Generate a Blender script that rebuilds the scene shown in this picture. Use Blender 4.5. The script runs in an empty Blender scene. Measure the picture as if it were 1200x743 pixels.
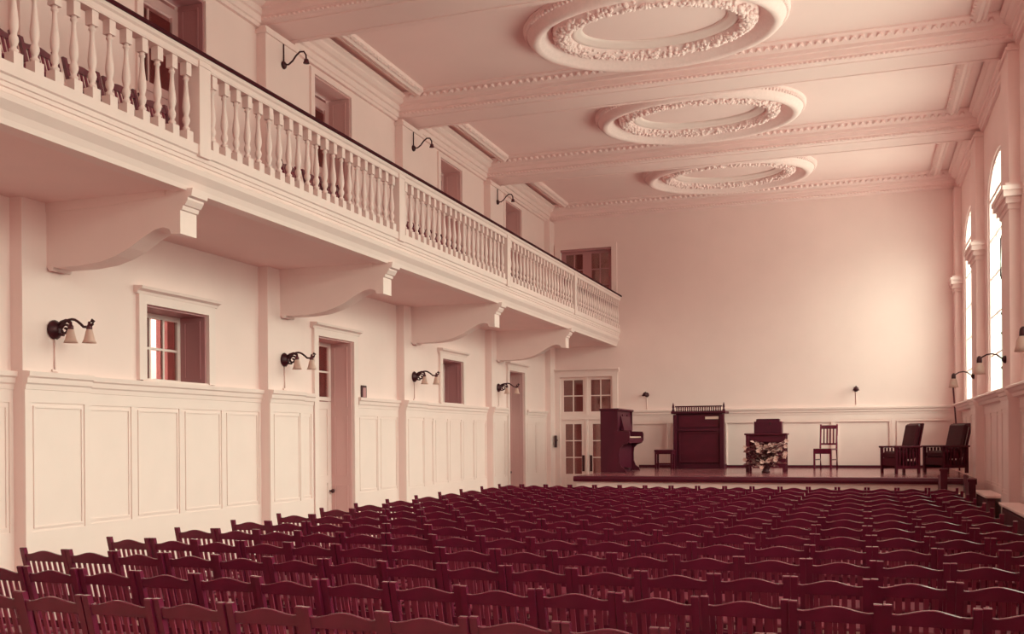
import bpy, bmesh, math, random
from mathutils import Vector, Matrix
random.seed(11)
PI = math.pi
sc = bpy.context.scene
COL = sc.collection

# ------------------------------------------------------------------ materials
def nt(m):
    m.use_nodes = True
    t = m.node_tree
    return t, t.nodes, t.links, t.nodes['Principled BSDF']

def mat(name, col, rough=0.6, var=0.06, scale=6.0, bump=0.0, metal=0.0, spec=0.5, detail=6.0, stretch=None):
    m = bpy.data.materials.new(name)
    t, N, L, b = nt(m)
    b.inputs['Roughness'].default_value = rough
    b.inputs['Metallic'].default_value = metal
    b.inputs['Specular IOR Level'].default_value = spec
    tc = N.new('ShaderNodeTexCoord')
    mp = N.new('ShaderNodeMapping')
    if stretch: mp.inputs['Scale'].default_value = stretch
    no = N.new('ShaderNodeTexNoise')
    no.inputs['Scale'].default_value = scale
    no.inputs['Detail'].default_value = detail
    L.new(tc.outputs['Object'], mp.inputs['Vector'])
    L.new(mp.outputs['Vector'], no.inputs['Vector'])
    mx = N.new('ShaderNodeMix'); mx.data_type = 'RGBA'
    lo = tuple(max(0, c * (1 - var)) for c in col); hi = tuple(min(1, c * (1 + var)) for c in col)
    mx.inputs['A'].default_value = (*lo, 1); mx.inputs['B'].default_value = (*hi, 1)
    L.new(no.outputs['Fac'], mx.inputs['Factor'])
    L.new(mx.outputs['Result'], b.inputs['Base Color'])
    if bump:
        bp = N.new('ShaderNodeBump'); bp.inputs['Strength'].default_value = bump
        bp.inputs['Distance'].default_value = 0.01
        L.new(no.outputs['Fac'], bp.inputs['Height']); L.new(bp.outputs['Normal'], b.inputs['Normal'])
    return m

def glass_mat(name, tint, gloss=0.12):
    m = bpy.data.materials.new(name)
    m.use_nodes = True
    t = m.node_tree; N = t.nodes; L = t.links
    for n in list(N):
        if n.type == 'BSDF_PRINCIPLED': N.remove(n)
    out = [n for n in N if n.type == 'OUTPUT_MATERIAL'][0]
    tr = N.new('ShaderNodeBsdfTransparent'); tr.inputs['Color'].default_value = (*tint, 1)
    gl = N.new('ShaderNodeBsdfGlossy'); gl.inputs['Roughness'].default_value = 0.05
    gl.inputs['Color'].default_value = (0.9, 0.8, 0.75, 1)
    tc = N.new('ShaderNodeTexCoord'); no = N.new('ShaderNodeTexNoise'); no.inputs['Scale'].default_value = 2.0
    mr = N.new('ShaderNodeMapRange'); mr.inputs['To Min'].default_value = gloss * 0.7; mr.inputs['To Max'].default_value = gloss * 1.3
    L.new(tc.outputs['Object'], no.inputs['Vector']); L.new(no.outputs['Fac'], mr.inputs['Value'])
    ms = N.new('ShaderNodeMixShader')
    L.new(mr.outputs['Result'], ms.inputs['Fac']); L.new(tr.outputs[0], ms.inputs[1]); L.new(gl.outputs[0], ms.inputs[2])
    L.new(ms.outputs[0], out.inputs['Surface'])
    return m

PLASTER = mat('plaster', (0.86, 0.658, 0.642), 0.85, 0.05, 1.6, 0.05, spec=0.2)
CEILING = mat('ceiling_plaster', (0.88, 0.65, 0.64), 0.85, 0.04, 1.2, 0.04, spec=0.2)
PAINT = mat('white_paint', (0.84, 0.657, 0.638), 0.5, 0.04, 3.0, 0.03, spec=0.35)
ORNAMENT = mat('ornament_plaster', (0.90, 0.68, 0.67), 0.8, 0.08, 22.0, 0.3, spec=0.2)
DOORWOOD = mat('dark_paint_and_shade', (0.46, 0.21, 0.23), 0.5, 0.08, 4.0, 0.03, stretch=(1, 1, 0.2))  # dark paint, also colours in the shade of the first gallery recess
CHAIRWOOD = mat('chair_wood', (0.150, 0.010, 0.038), 0.24, 0.35, 9.0, 0.05, spec=0.75, stretch=(1, 1, 0.25))
CHAIRWOOD2 = mat('chair_wood_paler', (0.235, 0.028, 0.062), 0.36, 0.35, 11.0, 0.05, spec=0.6, stretch=(1, 1, 0.25))  # paler version of the chair wood, for slats and seats
DARKWOOD = mat('dark_wood', (0.085, 0.005, 0.018), 0.45, 0.35, 7.0, 0.05, spec=0.3, stretch=(0.3, 1, 1))
CASEWOOD = mat('case_wood', (0.070, 0.004, 0.017), 0.45, 0.35, 5.0, 0.04, spec=0.3, stretch=(1, 1, 0.2))
LEATHER = mat('leather', (0.062, 0.004, 0.013), 0.5, 0.3, 30.0, 0.2, spec=0.3)
FLOORWOOD = mat('floor_wood', (0.40, 0.17, 0.165), 0.42, 0.3, 3.0, 0.04, stretch=(4, 0.25, 1))
STAGEWOOD = mat('stage_wood', (0.27, 0.085, 0.10), 0.18, 0.25, 3.0, 0.03, stretch=(0.25, 4, 1))
IRON = mat('dark_iron', (0.05, 0.006, 0.012), 0.45, 0.3, 20.0, 0.1, metal=0.3)
RADIRON = mat('radiator_iron', (0.12, 0.02, 0.035), 0.5, 0.25, 12.0, 0.1)
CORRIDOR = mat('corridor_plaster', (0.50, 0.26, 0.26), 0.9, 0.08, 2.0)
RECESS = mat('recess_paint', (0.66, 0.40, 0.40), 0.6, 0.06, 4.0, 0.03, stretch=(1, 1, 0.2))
RAILWOOD = mat('rail_wood', (0.06, 0.006, 0.012), 0.7, 0.3, 7.0, 0.05, spec=0.1)
KEYS = mat('ivory', (0.75, 0.55, 0.45), 0.35, 0.05, 20.0)
PALELEAF = mat('pale_leaf', (0.50, 0.28, 0.27), 0.6, 0.3, 14.0)
PAPER = mat('paper', (0.75, 0.52, 0.47), 0.8, 0.05, 10.0)
LEAF = mat('leaf_green', (0.13, 0.03, 0.04), 0.5, 0.4, 14.0)
PETAL = mat('petal', (0.72, 0.46, 0.42), 0.6, 0.15, 18.0)
SOCKET = mat('lamp_socket', (0.10, 0.02, 0.03), 0.4, 0.2, 18.0, metal=0.4)
RADTOP = PAINT
PANE = glass_mat('pane_glass', (0.72, 0.50, 0.50), 0.10)
CLEAR = glass_mat('window_glass', (0.97, 0.95, 0.92), 0.04)

def shade_mat():
    m = bpy.data.materials.new('shade_glass')
    t, N, L, b = nt(m)
    b.inputs['Base Color'].default_value = (0.82, 0.62, 0.56, 1)
    b.inputs['Roughness'].default_value = 0.35
    tl = N.new('ShaderNodeBsdfTranslucent'); tl.inputs['Color'].default_value = (0.85, 0.66, 0.6, 1)
    no = N.new('ShaderNodeTexNoise'); no.inputs['Scale'].default_value = 25
    mr = N.new('ShaderNodeMapRange'); mr.inputs['To Min'].default_value = 0.4; mr.inputs['To Max'].default_value = 0.6
    L.new(no.outputs['Fac'], mr.inputs['Value'])
    ms = N.new('ShaderNodeMixShader'); out = [n for n in N if n.type == 'OUTPUT_MATERIAL'][0]
    L.new(mr.outputs['Result'], ms.inputs['Fac'])
    L.new(b.outputs[0], ms.inputs[1]); L.new(tl.outputs[0], ms.inputs[2]); L.new(ms.outputs[0], out.inputs['Surface'])
    return m
SHADE = shade_mat()

# ------------------------------------------------------------------ mesh helpers
JR = random.Random(99)
class MB:
    def __init__(s): s.v = []; s.f = []; s.sm = []
    def add(s, vs, fs, smooth=False):
        o = len(s.v); s.v += [tuple(p) for p in vs]
        for f in fs: s.f.append(tuple(i + o for i in f)); s.sm.append(smooth)
        return s
    def box(s, x0, x1, y0, y1, z0, z1):
        j = lambda: JR.uniform(0.0, 0.0007)
        x0 -= j(); y0 -= j(); z0 += -j() if z0 > 0.001 else 0; x1 += j(); y1 += j(); z1 += j()
        vs = [(x, y, z) for z in (z0, z1) for y in (y0, y1) for x in (x0, x1)]
        return s.add(vs, [(0, 2, 3, 1), (4, 5, 7, 6), (0, 1, 5, 4), (2, 6, 7, 3), (0, 4, 6, 2), (1, 3, 7, 5)])
    def cbox(s, x0, x1, y0, y1, z0, z1, c=0.006):
        """box with chamfered edges"""
        bm = bmesh.new()
        r = bmesh.ops.create_cube(bm, size=1.0)
        for v in bm.verts:
            v.co = Vector(((x0 + x1) / 2 + v.co.x * (x1 - x0), (y0 + y1) / 2 + v.co.y * (y1 - y0), (z0 + z1) / 2 + v.co.z * (z1 - z0)))
        bmesh.ops.bevel(bm, geom=list(bm.edges), offset=c, segments=1, affect='EDGES')
        return s.frombm(bm)
    def frombm(s, bm, smooth=False):
        bm.verts.ensure_lookup_table(); bm.verts.index_update()
        s.add([v.co for v in bm.verts], [[v.index for v in f.verts] for f in bm.faces], smooth); bm.free(); return s
    def prism(s, poly, axis, a0, a1, smooth=False):
        def P(p, a):
            return (a, p[0], p[1]) if axis == 'x' else ((p[0], a, p[1]) if axis == 'y' else (p[0], p[1], a))
        a0 -= JR.uniform(0, 0.0006); a1 += JR.uniform(0, 0.0006); n = len(poly)
        vs = [P(p, a0) for p in poly] + [P(p, a1) for p in poly]
        s.add(vs, [(i, (i + 1) % n, n + (i + 1) % n, n + i) for i in range(n)], smooth)
        o = len(s.v) - 2 * n
        s.f += [tuple(range(o, o + n)), tuple(range(o + 2 * n - 1, o + n - 1, -1))]; s.sm += [False, False]
        return s
    def lathe(s, prof, c=(0, 0, 0), seg=12, smooth=True, cap=True):
        vs = []; fs = []
        for r, z in prof:
            for k in range(seg):
                a = 2 * PI * k / seg
                vs.append((c[0] + r * math.cos(a), c[1] + r * math.sin(a), c[2] + z))
        for i in range(len(prof) - 1):
            for k in range(seg):
                k2 = (k + 1) % seg
                fs.append((i * seg + k, i * seg + k2, (i + 1) * seg + k2, (i + 1) * seg + k))
        o = len(s.v)
        s.add(vs, fs, smooth)
        if cap:
            s.f.append(tuple(o + k for k in range(seg))[::-1]); s.sm.append(False)
            b = o + (len(prof) - 1) * seg
            s.f.append(tuple(b + k for k in range(seg))); s.sm.append(False)
        return s
    def tube(s, path, r, seg=8, rad=None):
        pts = [Vector(p) for p in path]; n = len(pts); vs = []; fs = []
        up = Vector((0, 0, 1))
        for i, p in enumerate(pts):
            d = (pts[min(i + 1, n - 1)] - pts[max(i - 1, 0)]).normalized()
            a = d.cross(up)
            if a.length < 1e-3: a = d.cross(Vector((1, 0, 0)))
            a.normalize(); b = d.cross(a).normalized()
            rr = rad[i] if rad else r
            for k in range(seg):
                t = 2 * PI * k / seg
                vs.append(p + rr * (math.cos(t) * a + math.sin(t) * b))
        for i in range(n - 1):
            for k in range(seg):
                k2 = (k + 1) % seg
                fs.append((i * seg + k, i * seg + k2, (i + 1) * seg + k2, (i + 1) * seg + k))
        o = len(s.v); s.add(vs, fs, True)
        s.f.append(tuple(o + k for k in range(seg))); s.sm.append(False)
        b = o + (n - 1) * seg
        s.f.append(tuple(b + k for k in range(seg))); s.sm.append(False)
        return s
    def sphere(s, c, r, seg=10, rings=6, sx=1, sy=1, sz=1):
        bm = bmesh.new(); bmesh.ops.create_uvsphere(bm, u_segments=seg, v_segments=rings, radius=r)
        for v in bm.verts: v.co = Vector((c[0] + v.co.x * sx, c[1] + v.co.y * sy, c[2] + v.co.z * sz))
        return s.frombm(bm, True)
    def ellring(s, prof, cx, cy, a, b, z, seg=96, wob=None):
        """profile of (offset inward, drop) swept round an ellipse, closed profile"""
        n = len(prof); vs = []; fs = []
        for k in range(seg):
            t = 2 * PI * k / seg
            for i, (o, d) in enumerate(prof):
                w = wob(k, i) if wob else 0
                vs.append((cx + (a - o + w) * math.cos(t), cy + (b - o + w) * math.sin(t), z - d - w))
        for k in range(seg):
            k2 = (k + 1) % seg
            for i in range(n):
                i2 = (i + 1) % n
                fs.append((k * n + i, k * n + i2, k2 * n + i2, k2 * n + i))
        return s.add(vs, fs, True)
    def xform(s, M):
        s.v = [tuple(M @ Vector(p)) for p in s.v]; return s
    def mesh(s, name, m, fix=True):
        me = bpy.data.meshes.new(name); me.from_pydata(s.v, [], s.f)
        for p, q in zip(me.polygons, s.sm): p.use_smooth = q
        if fix:
            bm = bmesh.new(); bm.from_mesh(me); bmesh.ops.recalc_face_normals(bm, faces=bm.faces); bm.to_mesh(me); bm.free()
        me.materials.append(m); me.update(); return me
    def build(s, name, m, parent=None, fix=True):
        o = bpy.data.objects.new(name, s.mesh(name, m, fix)); COL.objects.link(o)
        if parent is not None: o.parent = parent
        return o

def tag(o, label, cat, group=None, kind=None):
    o['label'] = label; o['category'] = cat
    if group: o['group'] = group
    if kind: o['kind'] = kind
    return o
def thing(name, label, cat, loc=(0, 0, 0), rz=0.0, group=None, kind=None):
    o = bpy.data.objects.new(name, None); o.empty_display_size = 0.1; COL.objects.link(o)
    o.location = loc; o.rotation_euler = (0, 0, rz)
    return tag(o, label, cat, group, kind)
KIDS = {}
def copy_tree(o, parent=None):
    c = o.copy(); COL.objects.link(c)
    if parent is not None: c.parent = parent
    for ch in [x for x in o.children]: copy_tree(ch, c)
    return c

# ------------------------------------------------------------------ hall dimensions
XL, XR, YF, YB, ZC = -7.4, 2.08, -2.9, 24.0, 7.48
PIER = [-0.97, 3.05, 7.14, 11.15, 15.235, 19.44]     # near edges of the piers
PW, PD = 0.82, 0.14
BEAMZ = 7.14

# openings: left wall, both storeys (y0, y1, z0, z1, kind)
LOW = [(8.95, 10.05, 2.36, 3.19, 'w'), (12.60, 13.66, 0.0, 3.19, 'd'), (17.11, 18.13, 2.36, 3.19, 'w'), (20.85, 21.90, 0.0, 3.20, 'd')]
UPP = [(8.95, 10.05), (12.57, 13.66), (17.11, 18.16), (20.70, 21.80)]
UZ0, UZ1 = 4.30, 6.95

def grid_wall(mb, axis, p0, p1, a0, a1, z0, z1, holes):
    """flat wall of thickness p0..p1 with rectangular holes"""
    A = sorted({a0, a1, *[h[0] for h in holes], *[h[1] for h in holes]})
    Z = sorted({z0, z1, *[h[2] for h in holes], *[h[3] for h in holes]})
    def P(p, a, z): return (p, a, z) if axis == 'x' else (a, p, z)
    def hole(a, z): return any(h[0] < a < h[1] and h[2] < z < h[3] for h in holes)
    def q(*v): mb.add(v, [(0, 1, 2, 3)])
    S = {}
    for i in range(len(A) - 1):
        for j in range(len(Z) - 1):
            S[i, j] = not hole((A[i] + A[i + 1]) / 2, (Z[j] + Z[j + 1]) / 2)
    for (i, j), solid in S.items():
        if not solid: continue
        a, b, c, d = A[i], A[i + 1], Z[j], Z[j + 1]
        for p in (p0, p1): q(P(p, a, c), P(p, b, c), P(p, b, d), P(p, a, d))
        if not S.get((i - 1, j), False): q(P(p0, a, c), P(p1, a, c), P(p1, a, d), P(p0, a, d))
        if not S.get((i + 1, j), False): q(P(p0, b, c), P(p1, b, c), P(p1, b, d), P(p0, b, d))
        if not S.get((i, j - 1), False): q(P(p0, a, c), P(p1, a, c), P(p1, b, c), P(p0, b, c))
        if not S.get((i, j + 1), False): q(P(p0, a, d), P(p1, a, d), P(p1, b, d), P(p0, b, d))

# --- left wall
mb = MB()
holes = [(a, b, c, d) for a, b, c, d, k in LOW] + [(a, b, UZ0, UZ1) for a, b in UPP]
grid_wall(mb, 'x', XL, XL - 0.42, YF, YB, 0, 7.9, holes)
tag(mb.build('wall_left', PLASTER, fix=False), 'long plastered left wall running under and above the gallery', 'wall', kind='structure')
# --- back wall
FD = (-7.13, -5.78, 0.0, 3.20); UD = (-7.10, -5.78, 4.30, 6.39)
mb = MB(); grid_wall(mb, 'y', YB, YB + 0.25, XL - 0.42, XR + 0.4, 0, 7.9, [FD, UD])
tag(mb.build('wall_back', PLASTER, fix=False), 'broad blank plastered wall rising behind the stage', 'wall', kind='structure')
# --- front wall, behind the viewpoint
mb = MB(); mb.box(XL - 0.42, XR + 0.4, YF - 0.25, YF, 0, 7.9)
tag(mb.build('wall_front', PLASTER), 'plain plastered wall closing the hall opposite the stage', 'wall', kind='structure')
# --- right wall with arched windows
WC = [(PIER[i] + PW + (PIER[i + 1] if i + 1 < 6 else 23.6)) / 2 for i in range(6)]
HW, SILL, SPR, RISE = 1.25, 2.38, 5.70, 0.57
def arch_pts(c, n=20, hw=HW, rise=RISE, spr=SPR):
    return [(c - hw * math.cos(PI * k / n), spr + rise * math.sin(PI * k / n)) for k in range(n + 1)]
mb = MB(); TH = 0.14
def q(*v): mb.add(v, [(0, 1, 2, 3)])
edges = [YF]
for c in WC: edges += [c - HW, c + HW]
edges.append(YB)
for i in range(0, len(edges), 2):
    a, b = edges[i], edges[i + 1]
    for x in (XR, XR + TH): q((x, a, 0), (x, b, 0), (x, b, 7.9), (x, a, 7.9))
for c in WC:
    a, b = c - HW, c + HW
    for x in (XR, XR + TH): q((x, a, 0), (x, b, 0), (x, b, SILL), (x, a, SILL))
    q((XR, a, SILL), (XR, b, SILL), (XR + TH, b, SILL), (XR + TH, a, SILL))
    for yy in (a, b): q((XR, yy, SILL), (XR + TH, yy, SILL), (XR + TH, yy, SPR), (XR, yy, SPR))
    pts = arch_pts(c)
    for k in range(len(pts) - 1):
        (y0, z0), (y1, z1) = pts[k], pts[k + 1]
        for x in (XR, XR + TH): q((x, y0, z0), (x, y1, z1), (x, y1, 7.9), (x, y0, 7.9))
        q((XR, y0, z0), (XR, y1, z1), (XR + TH, y1, z1), (XR + TH, y0, z0))
tag(mb.build('wall_right', PLASTER, fix=False), 'right side wall pierced by tall arched windows', 'wall', kind='structure')
# --- floor, ceiling
mb = MB(); mb.box(XL - 0.42, XR + 0.4, YF - 0.2, YB + 0.25, -0.15, 0)
tag(mb.build('floor', FLOORWOOD), 'dark boarded hall floor beneath the rows of chairs', 'floor', kind='structure')
mb = MB(); mb.box(XL - 0.42, XR + 0.4, YF - 0.2, YB + 0.25, ZC, ZC + 0.2)
tag(mb.build('ceiling', CEILING), 'pale plaster ceiling divided into bays by cross beams', 'ceiling', kind='structure')

TRIM = [0]
def trim(mb, m, label, cat):
    TRIM[0] += 1
    return tag(mb.build('trim_%d' % TRIM[0], m), label, cat, kind='structure')

ORD = ['first', 'second', 'third', 'fourth', 'fifth', 'sixth', 'seventh', 'eighth', 'ninth', 'tenth', 'eleventh', 'twelfth',
       'thirteenth', 'fourteenth', 'fifteenth', 'sixteenth', 'seventeenth', 'eighteenth']

# --- piers on both side walls
TENS = ['', '', 'twent', 'thirt']
def GORD(n):
    """ordinal word of n + 1"""
    n += 1
    if n <= 18: return ORD[n - 1]
    if n == 19: return 'nineteenth'
    t, u = divmod(n, 10)
    return TENS[t] + ('ieth' if u == 0 else 'y-' + ORD[u - 1])
for i, y in enumerate(PIER):
    n = ORD[5 - i]
    mb = MB(); mb.box(XL - 0.02, XL + PD, y, y + PW, 0, 7.08)
    # cap mouldings under the beam end
    mb.box(XL - 0.02, XL + PD + 0.03, y - 0.03, y + PW + 0.03, 6.98, 7.03)
    trim(mb, PLASTER, 'flat pier on the left wall, %s pier counted from the stage end' % n, 'pilaster')
    mb = MB(); mb.box(XR - PD, XR + 0.02, y, y + PW, 0, 7.08)
    for k, (z0, z1, p) in enumerate([(4.80, 4.87, 0.04), (4.87, 4.95, 0.10), (4.95, 5.03, 0.18), (5.03, 5.09, 0.21), (5.09, 5.14, 0.12)]):
        mb.box(XR - PD - p * 0.5, XR + 0.02, y - p, y + PW + p, z0, z1)
    mb.box(XR - PD - 0.03, XR + 0.02, y - 0.03, y + PW + 0.03, 6.98, 7.03)
    trim(mb, PLASTER, 'pier with moulded impost on the right wall, %s pier counted from the stage end' % n, 'pilaster')
mb = MB(); mb.box(XL - 0.02, XL + PD, 23.6, YB + 0.02, 0, 7.08)
trim(mb, PLASTER, 'half pier in the left corner beside the glazed doors', 'pilaster')
mb = MB(); mb.box(XR - PD, XR + 0.02, 23.6, YB + 0.02, 0, 7.08)
for k, (z0, z1, p) in enumerate([(4.80, 4.87, 0.04), (4.87, 4.95, 0.10), (4.95, 5.03, 0.18), (5.03, 5.09, 0.21), (5.09, 5.14, 0.12)]):
    mb.box(XR - PD - p * 0.5, XR + 0.02, 23.6 - p, YB + 0.01, z0, z1)
trim(mb, PLASTER, 'half pier in the right corner behind the stage', 'pilaster')

# --- ceiling beams with moulded edges
def beads(mb, axis, a0, a1, p, z, step, w, d, h, side):
    """row of leaf shaped bumps on a moulding; side = direction the leaves face"""
    n = int((a1 - a0) / step)
    for k in range(n):
        a = a0 + (k + 0.5) * (a1 - a0) / n
        if axis == 'x':
            vs = [(a - w / 2, p, z + h / 2), (a + w / 2, p, z + h / 2), (a + w / 2, p, z - h / 2), (a - w / 2, p, z - h / 2), (a, p + side * d, z - h * 0.1)]
        else:
            vs = [(p, a - w / 2, z + h / 2), (p, a + w / 2, z + h / 2), (p, a + w / 2, z - h / 2), (p, a - w / 2, z - h / 2), (p + side * d, a, z - h * 0.1)]
        mb.add(vs, [(0, 1, 4), (1, 2, 4), (2, 3, 4), (3, 0, 4)])
def beam_profile(y0, y1):
    """(y,z) outline of a beam with stepped sides"""
    L = [(y0 - 0.20, ZC + 0.01), (y0 - 0.20, 7.455), (y0 - 0.16, 7.44), (y0 - 0.12, 7.385), (y0 - 0.07, 7.34), (y0 - 0.07, 7.29), (y0 - 0.035, 7.28),
         (y0 - 0.035, 7.21), (y0, 7.20), (y0, 7.155), (y0 + 0.03, BEAMZ)]
    R = [(y1 - (y - y0), z) for y, z in L][::-1] if y1 is not None else []
    return L + R
for i, y in enumerate(PIER):
    mb = MB(); mb.prism(beam_profile(y, y + PW), 'x', XL, XR)
    mb.box(XL, XR, y + 0.12, y + 0.14, BEAMZ - 0.012, BEAMZ + 0.01); mb.box(XL, XR, y + PW - 0.14, y + PW - 0.12, BEAMZ - 0.012, BEAMZ + 0.01)
    for yy, sd in ((y - 0.13, -1), (y + PW + 0.13, 1)):
        beads(mb, 'x', XL + 0.3, XR - 0.3, yy, 7.40, 0.12, 0.085, 0.05, 0.08, sd)
    for yy, sd in ((y, -1), (y + PW, 1)):
        beads(mb, 'x', XL + 0.1, XR - 0.1, yy, 7.17, 0.07, 0.05, 0.02, 0.035, sd)
    trim(mb, CEILING, 'moulded ceiling beam crossing the hall, %s beam counted from the stage end' % ORD[5 - i], 'beam')
# cornice across the back wall
mb = MB(); y0 = 23.82
mb.prism(beam_profile(y0, None) + [(YB + 0.02, BEAMZ), (YB + 0.02, ZC + 0.01)], 'x', XL, XR)
beads(mb, 'x', XL + 0.3, XR - 0.3, y0 - 0.13, 7.40, 0.12, 0.085, 0.05, 0.08, -1)
beads(mb, 'x', XL + 0.1, XR - 0.1, y0, 7.17, 0.07, 0.05, 0.02, 0.035, -1)
trim(mb, CEILING, 'moulded cornice where the back wall meets the ceiling', 'cornice')
# side cornices, bay by bay
def cornice(y0, y1, s, X):
    mb = MB()
    P = [(0, 7.06), (0.05, 7.06), (0.05, 7.11), (0.075, 7.12), (0.075, 7.20), (0.11, 7.21), (0.11, 7.29), (0.16, 7.31), (0.20, 7.345), (0.20, 7.375),
         (0.21, 7.385), (0.25, 7.405), (0.26, 7.42), (0.26, 7.435), (0.0, 7.47)]
    mb.prism([(X + s * a, z) for a, z in P], 'y', y0, y1)
    R = [(0.42, ZC + .005), (0.42, ZC - .07), (0.44, ZC - .10), (0.47, ZC - .105), (0.49, ZC - .09), (0.51, ZC - .115), (0.55, ZC - .12), (0.58, ZC - .09), (0.62, ZC - .06), (0.62, ZC + .005)]
    mb.prism([(X + s * a, z) for a, z in R], 'y', y0 + 0.2, y1 - 0.2)
    beads(mb, 'y', y0 + 0.25, y1 - 0.25, X + s * 0.60, ZC - 0.07, 0.12, 0.085, 0.05, 0.06, s)
    return mb
for i, y in enumerate(PIER):
    e = PIER[i + 1] if i + 1 < 6 else 23.82
    trim(cornice(y + PW, e, 1, XL), PLASTER, 'left wall cornice in the %s bay counted from the stage end' % ORD[5 - i], 'cornice')
    trim(cornice(y + PW, e, -1, XR), PLASTER, 'right wall cornice in the %s bay counted from the stage end' % ORD[5 - i], 'cornice')

# --- ceiling medallions (three seen)
def medallion(i, bay, label):
    cy = (PIER[bay] + PW + (PIER[bay + 1] if bay + 1 < 6 else 23.7)) / 2
    cx = -2.70
    t = thing('ceiling_medallion', label, 'medallion', (cx, cy + (0.16, 0.07, 0.0)[i], ZC), group='oval ceiling medallions')
    a, b = 1.83, 1.40
    mb = MB()
    O = [(-0.02, -0.01), (-0.02, 0.03), (0.01, 0.05), (0.04, 0.10), (0.07, 0.16), (0.11, 0.20), (0.15, 0.21), (0.19, 0.205), (0.22, 0.185), (0.245, 0.15), (0.27, 0.14), (0.30, 0.09), (0.34, 0.04), (0.38, 0.02), (0.38, -0.01)]
    mb.ellring(O, 0, 0, a, b, 0, 128)
    for k in range(150):
        th = 2 * PI * k / 150
        mb.sphere(((a - 0.02) * math.cos(th), (b - 0.02) * math.sin(th), -0.065), 0.034, 6, 4)
    mb.build('outer_ring', ORNAMENT, t)
    mb = MB()
    rnd = random.Random(5 + i)
    W = [(0.39, -0.01), (0.40, 0.04), (0.44, 0.10), (0.49, 0.145), (0.55, 0.155), (0.61, 0.13), (0.66, 0.07), (0.68, -0.01)]
    mb.ellring(W, 0, 0, a, b, 0, 160)
    for k in range(800):
        th = 2 * PI * rnd.random(); o = 0.42 + 0.22 * rnd.random(); r = 0.018 + 0.022 * rnd.random()
        d = 0.05 + 0.11 * math.sin(PI * (o - 0.38) / 0.3)
        mb.sphere(((a - o) * math.cos(th), (b - o) * math.sin(th), -d), r, 6, 4, sz=0.9)
    mb.build('flower_wreath', ORNAMENT, t)
    mb = MB()
    I = [(0.66, -0.01), (0.66, 0.07), (0.69, 0.085), (0.73, 0.065), (0.78, 0.035), (0.82, 0.02), (0.82, -0.01)]
    mb.ellring(I, 0, 0, a, b, 0, 128)
    mb.build('inner_moulding', PAINT, t)
medallion(0, 3, 'large oval plaster medallion on the ceiling, farthest of the three from the back wall')
medallion(1, 4, 'middle oval plaster medallion on the ceiling, between two cross beams')
medallion(2, 5, 'oval plaster medallion on the ceiling next to the back wall')

# --- wainscot
def wains(mb, axis, plane, s, a0, a1, n, zb=0.0, stile=0.09, bd=0.026):
    """panelled dado on a plane; s = direction into the room"""
    def bx(p0, p1, b0, b1, z0, z1):
        lo, hi = sorted((plane + s * p0, plane + s * p1))
        if axis == 'x': mb.box(lo, hi, b0, b1, z0, z1)
        else: mb.box(b0, b1, lo, hi, z0, z1)
    bx(-0.01, 0.015, a0, a1, zb, 2.20)
    bx(0, 0.027, a0, a1, 2.06, 2.20)
    bx(0, 0.027, a0, a1, max(zb, 0.28), 0.86)
    if zb < 0.3: bx(0, 0.05, a0, a1, zb, 0.30)
    w = (a1 - a0) / n
    for k in range(n + 1):
        c = a0 + k * w
        bx(0, 0.027, max(a0, c - stile / 2), min(a1, c + stile / 2), 0.86, 2.06)
    for k in range(n):
        l, r = a0 + k * w + stile / 2 + 0.02, a0 + (k + 1) * w - stile / 2 - 0.02
        if r - l < 0.1: continue
        z0, z1 = 0.89, 2.03
        for (b0, b1, c0, c1) in ((l, r, z0, z0 + 0.02), (l, r, z1 - 0.02, z1), (l, l + 0.02, z0, z1), (r - 0.02, r, z0, z1)):
            bx(0.01, bd, b0, b1, c0, c1)
    P = [(0, 2.17), (0.035, 2.18), (0.04, 2.225), (0.055, 2.24), (0.06, 2.285), (0.08, 2.30), (0.085, 2.345), (0.0, 2.352)]
    mb.prism([(plane + s * p, z) for p, z in P], 'y' if axis == 'x' else 'x', a0, a1)
mb = MB()
def seg_runs(a, b, cuts):
    out = []; cur = a
    for c0, c1 in sorted(cuts):
        if c1 <= a or c0 >= b: continue
        if c0 > cur: out.append((cur, c0))
        cur = max(cur, c1)
    if cur < b: out.append((cur, b))
    return out
doors = [(a - 0.14, b + 0.14) for a, b, c, d, k in LOW if k == 'd']
for i in range(len(PIER)):
    a = PIER[i] + PW; b = PIER[i + 1] if i + 1 < 6 else 23.6
    for r in seg_runs(a, b, doors): wains(mb, 'x', XL, 1, r[0], r[1], max(1, round((r[1] - r[0]) / 0.72)))
    wains(mb, 'x', XL + PD, 1, PIER[i], PIER[i] + PW, 1, stile=0.16)
wains(mb, 'x', XL, 1, YF, PIER[0], 3)
trim(mb, PAINT, 'cream panelled wainscot along the left wall below the small windows', 'wainscot')
mb = MB()
wains(mb, 'y', YB, -1, -5.62, XR - PD, 6, zb=0.90, bd=0.05)
trim(mb, PAINT, 'panelled wainscot along the back wall behind the stage furniture', 'wainscot')
mb = MB()
for i in range(len(PIER)):
    a = PIER[i] + PW; b = PIER[i + 1] if i + 1 < 6 else 23.6
    wains(mb, 'x', XR, -1, a, b, 4)
    wains(mb, 'x', XR - PD, -1, PIER[i], PIER[i] + PW, 1, stile=0.16)
trim(mb, PAINT, 'panelled wainscot on the right wall below the arched windows', 'wainscot')

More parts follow.
